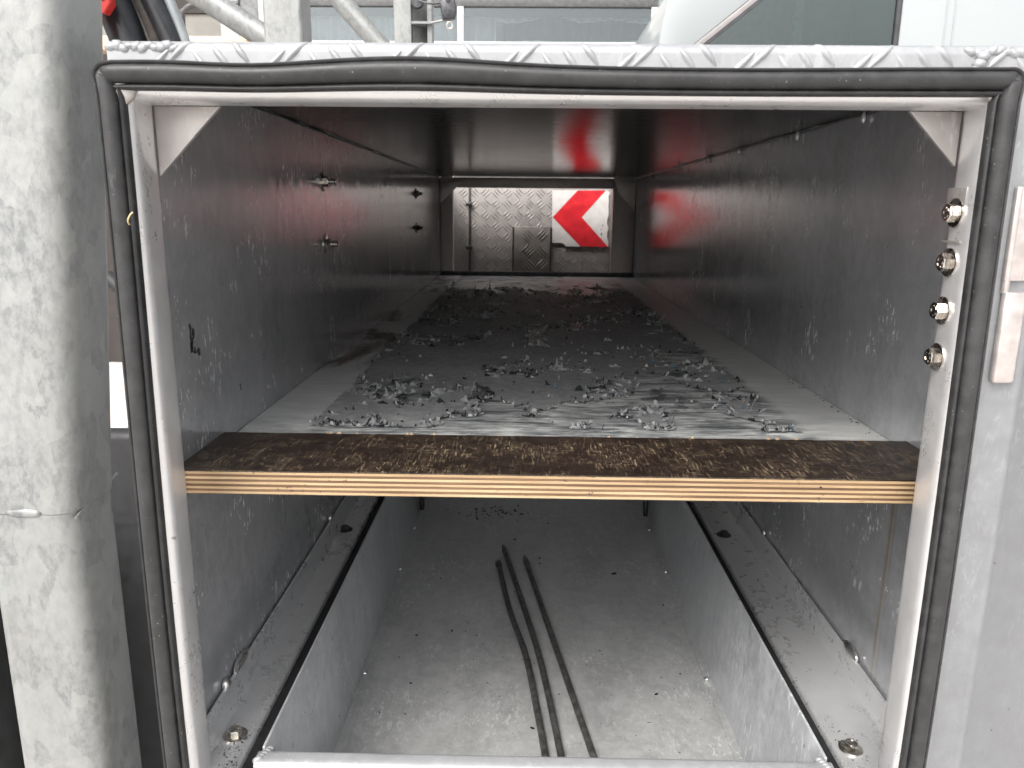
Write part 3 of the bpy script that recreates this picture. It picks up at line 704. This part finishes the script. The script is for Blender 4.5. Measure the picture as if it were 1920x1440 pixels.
# ------------------------------------------------------------------ galvanised rack behind the box
RA = thing('galvanised_rack_post', 'galvanised rack post with diagonal brace, nearest behind the locker on the left', 'steel post', (-.52, 1.78, GZ), 'galvanised rack behind the locker')
prism('column', rrect(-.5605, -.477, 1.74, 1.82, .008, 4), 'z', GZ, 1.0, M_galv2, RA, smooth=True, sharp=50)
tube('brace', [(-1.05, 1.775, .655), (-.552, 1.775, .348)], .026, M_galv2, RA, 14)
tack((-.560, 1.775, .353), RA, (.012, .03, .03), M_galv2)
RB = thing('galvanised_rack_post', 'galvanised channel post with foot brace and hanging clamp, middle of the far rack', 'steel post', (-.43, 3.1, GZ), 'galvanised rack behind the locker')
prism('column', rrect(-.502, -.434, 3.08, 3.16, .006, 4), 'z', GZ, 1.6, M_galv2, RB, smooth=True, sharp=50)
prism('channel', [(-.4335, 3.08), (-.4335, 3.09), (-.376, 3.15), (-.376, 3.08), (-.360, 3.08), (-.360, 3.16), (-.4335, 3.16)], 'z', GZ, 1.6, M_galv2, RB)
box('cross_tab', -.4325, -.358, 3.06, 3.15, .668, .676, M_galv2, RB)
tube('brace', [(-1.15, 3.12, 1.24), (-.48, 3.12, .515)], .037, M_galv2, RB, 14)
vv, ff = sweep([(-.41, 3.085, .745), (-.41, 3.062, .745)], [.022, .022], 16); mesh('grommet', vv, ff, M_darkbolt, RB, True)
CL = thing('hanging_clamp', 'dark cable clamp with a ring hanging beside the far channel post', 'clamp', (-.30, 3.05, .68))
tube('cable', spline([(-.405, 3.05, .745), (-.37, 3.04, .733), (-.33, 3.04, .733), (-.27, 3.04, .750), (-.20, 3.04, .79)], 6), .004, M_darkbolt, CL, 8)
prism('clamp_body', [(-.325, .735), (-.315, .675), (-.268, .68), (-.262, .715), (-.27, .75), (-.30, .76)], 'y', 3.03, 3.055, M_darkbolt, CL, bev=.004)
tube('arm', spline([(-.36, 3.05, .668), (-.33, 3.045, .672), (-.27, 3.045, .682)], 5), .005, M_galv2, CL, 8)
tube('ring', [(-.289+.010*math.cos(a), 3.04, .658+.012*math.sin(a)) for a in [k*math.pi/8 for k in range(17)]], .003, M_bolt, CL, 8)
vv, ff = sweep([(-.295, 3.03, .748), (-.295, 3.018, .748)], [.011, .009], 14); mesh('clamp_bolt', vv, ff, M_bolt, CL, True)

# ------------------------------------------------------------------ crane hoses at the top left
M_hose = plain('hose_rubber', (.016, .018, .021), .35, 0, .3, 30); M_grey = plain('grey_tube_paint', (.28, .30, .31), .4, .3, .2, 20); M_redp = plain('red_paint', (.50, .03, .025), .4, 0, .2, 30); M_rusty = plain('grimy_strap', (.05, .04, .035), .8, 0, .5, 40, .5)
for (xa, xb, r, m, lab) in ((-1.01, -.955, .045, M_hose, 'thick black hose leaning beside the red bracket, top left'), (-.945, -.885, .016, M_rusty, 'frayed grimy strap between the leaning black hoses'), (-.915, -.845, .028, M_hose, 'smooth black hose leaning right of the frayed strap'), (-.872, -.818, .012, M_grey, 'thin grey tube leaning at the right of the black hoses')):
    o = tube('grey_tube' if m is M_grey else ('strap' if m is M_rusty else 'hydraulic_hose'), spline([(xa-.25, 2.0, 1.1), (xa-.02, 2.0, .55), (xb, 2.0, .28), (xb+.02, 2.0, -.2), (xb+.03, 2.0, -.9)], 8), r, m, None, 14)
    tag(o, lab, 'tube' if m is M_grey else ('strap' if m is M_rusty else 'hose'))
rb = prism('red_bracket', [(-1.10, .60), (-1.0, .60), (-.965, .50), (-.962, .455), (-.98, .432), (-.995, .440), (-1.0, .41), (-1.02, .39), (-1.10, .40)], 'y', 1.90, 1.93, M_redp, None, bev=.004); tag(rb, 'red bracket with a dark bolt hole beside the upright, top left', 'bracket')
vv, ff = sweep([(-.981, 1.899, .468), (-.981, 1.896, .468)], [.008, .008], 12); mesh('bolt_hole', vv, ff, M_black, rb)

# ------------------------------------------------------------------ building with a ribbon window
M_wall = plain('pale_render', (.45, .445, .43), .85, 0, .1, 12, .2); M_wframe = plain('window_frame_white', (.52, .52, .51), .4, 0, .05, 20)
M_panel = plain('taupe_panel', (.23, .22, .20), .7, 0, .12, 6); M_dkbrown = plain('dark_brown_boards', (.035, .028, .025), .7, 0, .3, 8); M_pillar = plain('grey_pillar', (.36, .375, .38), .6, 0, .08, 10)
def glass(name, tint, dens=.75):
    n = N(name); tr = n.n('ShaderNodeBsdfTransparent', Color=(*tint, 1)); gl = n.n('ShaderNodeBsdfGlossy', Roughness=.02)
    gl.inputs['Color'].default_value = (.9, .95, .95, 1)
    wv = n.noise(sc=.8, det=2); nb = n.bump(wv, .08, .05); n.put(gl.inputs['Normal'], nb)
    fr = n.n('ShaderNodeFresnel', IOR=1.6); mx = n.n('ShaderNodeMixShader')
    n.put(mx.inputs[0], n.math('ADD', fr.outputs[0], .05)); n.put(mx.inputs[1], tr.outputs[0]); n.put(mx.inputs[2], gl.outputs[0])
    n.put(n.t.nodes['Material Output'].inputs['Surface'], mx.outputs[0]); return n.m
M_glass = glass('window_glass', (.75, .78, .80)); M_vglass = glass('tinted_van_glass', (.50, .60, .57))
BY = 7.0
BL = thing('building', 'pale rendered building with a long white-framed window behind the vehicles', 'building', (0, BY, GZ))
box('wall', -2.0, 8, BY+.05, BY+.35, GZ, 1.366, M_wall, BL); box('wall', -2.0, 8, BY+.05, BY+.35, 1.86, 4.5, M_wall, BL); box('wall', 1.11, 8, BY+.05, BY+.35, 1.3665, 1.8595, M_wall, BL)
box('back_room', -2.4, 1.6, BY+1.5, BY+1.6, 1.0, 2.6, plain('dim_room', (.20, .20, .21), .9), BL)
WN = box('window_sill', -1.98, 1.11, BY-.03, BY+.06, 1.345, 1.384, M_wframe, BL, .004)
box('window_head', -1.98, 1.11, BY, BY+.06, 1.735, 1.86, M_wframe, BL, .004)
box('shutter_box', -1.98, 1.11, BY+.005, BY+.055, 1.665, 1.7345, plain('shutter_grey', (.10, .10, .10), .6), BL, .004)
for (a, b) in ((-.600, -.545), (1.035, 1.10), (-1.97, -1.90)): box('mullion', a, b, BY-.004, BY+.055, 1.3845, 1.6645, M_wframe, BL, .004)
box('window_pane', -1.90, -.60, BY+.03, BY+.036, 1.384, 1.665, M_glass, BL); box('window_pane', -.545, 1.035, BY+.03, BY+.036, 1.384, 1.665, M_glass, BL)
# curtains inside: pale sheers with a scalloped foot and a dark slate sheet behind
M_sheer = plain('pale_curtain', (.60, .60, .61), .9, 0, .06, 10); M_slate = plain('slate_sheet', (.12, .13, .155), .8, 0, .1, 8)
def curtain(name, x0, x1, zt, zb_f, y, mat):
    n = 120; vs = []; fs = []
    for i in range(n+1):
        x = x0+(x1-x0)*i/n; yy = y+.02*math.sin(x*60)
        vs += [(x, yy, zt), (x, yy, zb_f(x))]
    for i in range(n): fs.append((2*i, 2*i+1, 2*i+3, 2*i+2))
    return mesh(name, vs, fs, mat, BL, True, 0)
box('pane_shade_band', -1.9, 1.03, BY+.06, BY+.10, 1.605, 1.664, plain('dark_pane_shade', (.05, .05, .052), .7), BL)  # dark band added behind the glass as shading along the pane tops
curtain('sheer_curtain', -1.95, -.62, 1.70, lambda x: 1.30, BY+.13, M_sheer)
curtain('valance_curtain', -.54, 1.04, 1.70, lambda x: 1.575+.03*math.exp(-((x-.25)/.16)**2)+.012*math.sin(x*11), BY+.13, M_sheer)
curtain('lower_curtain', -.54, 1.04, 1.30, lambda x: 1.395+.035*math.sin(x*7.2+1.2), BY+.14, M_sheer)
curtain('slate_sheet', -.22, 1.04, 1.70, lambda x: 1.30, BY+.24, M_slate); curtain('side_sheer', -.56, -.28, 1.70, lambda x: 1.30, BY+.18, M_sheer)
# open bay with pillars at the left end
box('bay_panel', -3.4, -2.62, BY+.30, BY+.34, 1.41, 1.66, M_panel, BL); box('bay_boards', -6, -2.45, BY+.35, BY+.40, GZ, 1.409, M_dkbrown, BL); box('bay_shade', -6, -2.0, BY+.28, BY+.36, 1.665, 3, M_dkbrown, BL)
box('bay_panel', -6, -3.41, BY+.30, BY+.34, 1.41, 1.66, M_panel, BL)
box('pillar', -2.62, -2.455, BY, BY+.2, GZ, 4.0, M_pillar, BL, .01); box('pillar', -2.45, -2.29, BY+.02, BY+.2, GZ, 4.0, plain('dark_pillar', (.17, .175, .18), .6), BL, .01); box('door_jamb', -2.285, -2.01, BY-.01, BY+.2, GZ, 4.0, M_wframe, BL, .01)
tag(box('pallet_planks', -4.2, -2.3, 6.7, 6.9, 1.25, 1.36, plain('pale_timber', (.62, .45, .32), .7, 0, .3, 5), None, .01), 'pale timber planks just showing above the tread plate, top left', 'planks')
HR = tube('hoop_rail', spline([(-2.52, 6.0, -1.5), (-2.52, 6.0, .6), (-2.52, 6.0, 1.30), (-2.50, 6.0, 1.39), (-2.42, 6.0, 1.43), (-2.30, 6.0, 1.435), (-2.1, 6.0, 1.435)], 8), .02, M_steel, None, 12); tag(HR, 'dark metal hoop rail in front of the taupe panel, top left', 'rail')

# ------------------------------------------------------------------ white van
M_van = N('white_van_paint'); M_van.set('Base Color', (.29, .31, .315)); M_van.set('Roughness', .28); M_van.set('Coat Weight', .5); M_van.set('Coat Roughness', .06)
wv = M_van.noise(sc=2, det=2); M_van.set('Normal', M_van.bump(wv, .04, .02)); M_van = M_van.m
M_sealg = plain('window_seal_rubber', (.05, .05, .055), .5, 0, .2, 20); M_trim = plain('grey_seal_trim', (.30, .28, .28), .4, .2, .1, 20)
VY = 3.7; k = VY/4.2
VN = thing('van', 'white van with a slanted side window and dark rubber seals, top right', 'van', (2.2, VY+.8, GZ))
def vp(*pts): return [(x*k, z*k) for x, z in pts]
prism('front_body', vp((.664, -.6), (.664, .80), (.672, .90), (.690, .995), (.73, 1.10), (.84, 1.28), (.98, 1.40), (1.57, 1.405), (.800, .790), (.800, -.6)), 'y', VY, VY+1.7, M_van, VN, bev=.006)
prism('lower_body', vp((.8005, -.6), (.8005, .789), (1.870, .789), (1.870, -.6)), 'y', VY, VY+1.7, M_van, VN, bev=.004)
prism('rear_body', vp((1.8705, -.6), (1.8705, 1.40), (4.6, 1.40), (4.6, -.6)), 'y', VY, VY+1.7, M_van, VN, bev=.004)
prism('roof_panel', vp((1.0, 1.4055), (4.6, 1.4055), (4.6, 1.62), (1.5, 1.60)), 'y', VY, VY+1.7, M_van, VN, bev=.01)
prism('window_seal', vp((.800, .789), (.842, .789), (1.62, 1.405), (1.575, 1.405)), 'y', VY-.006, VY+.02, M_trim, VN, bev=.003)
prism('window_seal', vp((.846, .789), (.866, .789), (1.645, 1.405), (1.624, 1.405)), 'y', VY-.003, VY+.02, M_sealg, VN, bev=.002)
prism('window_seal', vp((1.845, .789), (1.8695, .789), (1.8695, 1.405), (1.845, 1.405)), 'y', VY-.006, VY+.02, M_sealg, VN, bev=.004)
prism('side_window', vp((.862, .789), (1.847, .789), (1.847, 1.405), (1.640, 1.405)), 'y', VY+.008, VY+.013, M_vglass, VN)
box('interior', .72, 1.7, VY+.9, VY+.93, .55, 1.3, plain('cab_interior', (.22, .25, .245), .8), VN)
box('dash_ledge', .73, 1.42, VY+.25, VY+.6, .60, .755, plain('pale_dash', (.62, .66, .62), .6), VN, .03)
box('far_pillar', 1.36, 1.44, VY+.55, VY+.62, .6, 1.3, plain('pale_pillar', (.55, .62, .60), .6), VN, .01)
prism('seat_back', rrect(1.40, 1.62, .5, 1.1, .06, 5), 'y', VY+.45, VY+.62, plain('dark_seat', (.06, .09, .09), .7), VN, bev=.02)
for xx in (2.09, 2.13): box('body_groove', xx*k, xx*k+.006, VY-.004, VY-.0005, -.5, 1.2, M_van, VN, .0015)
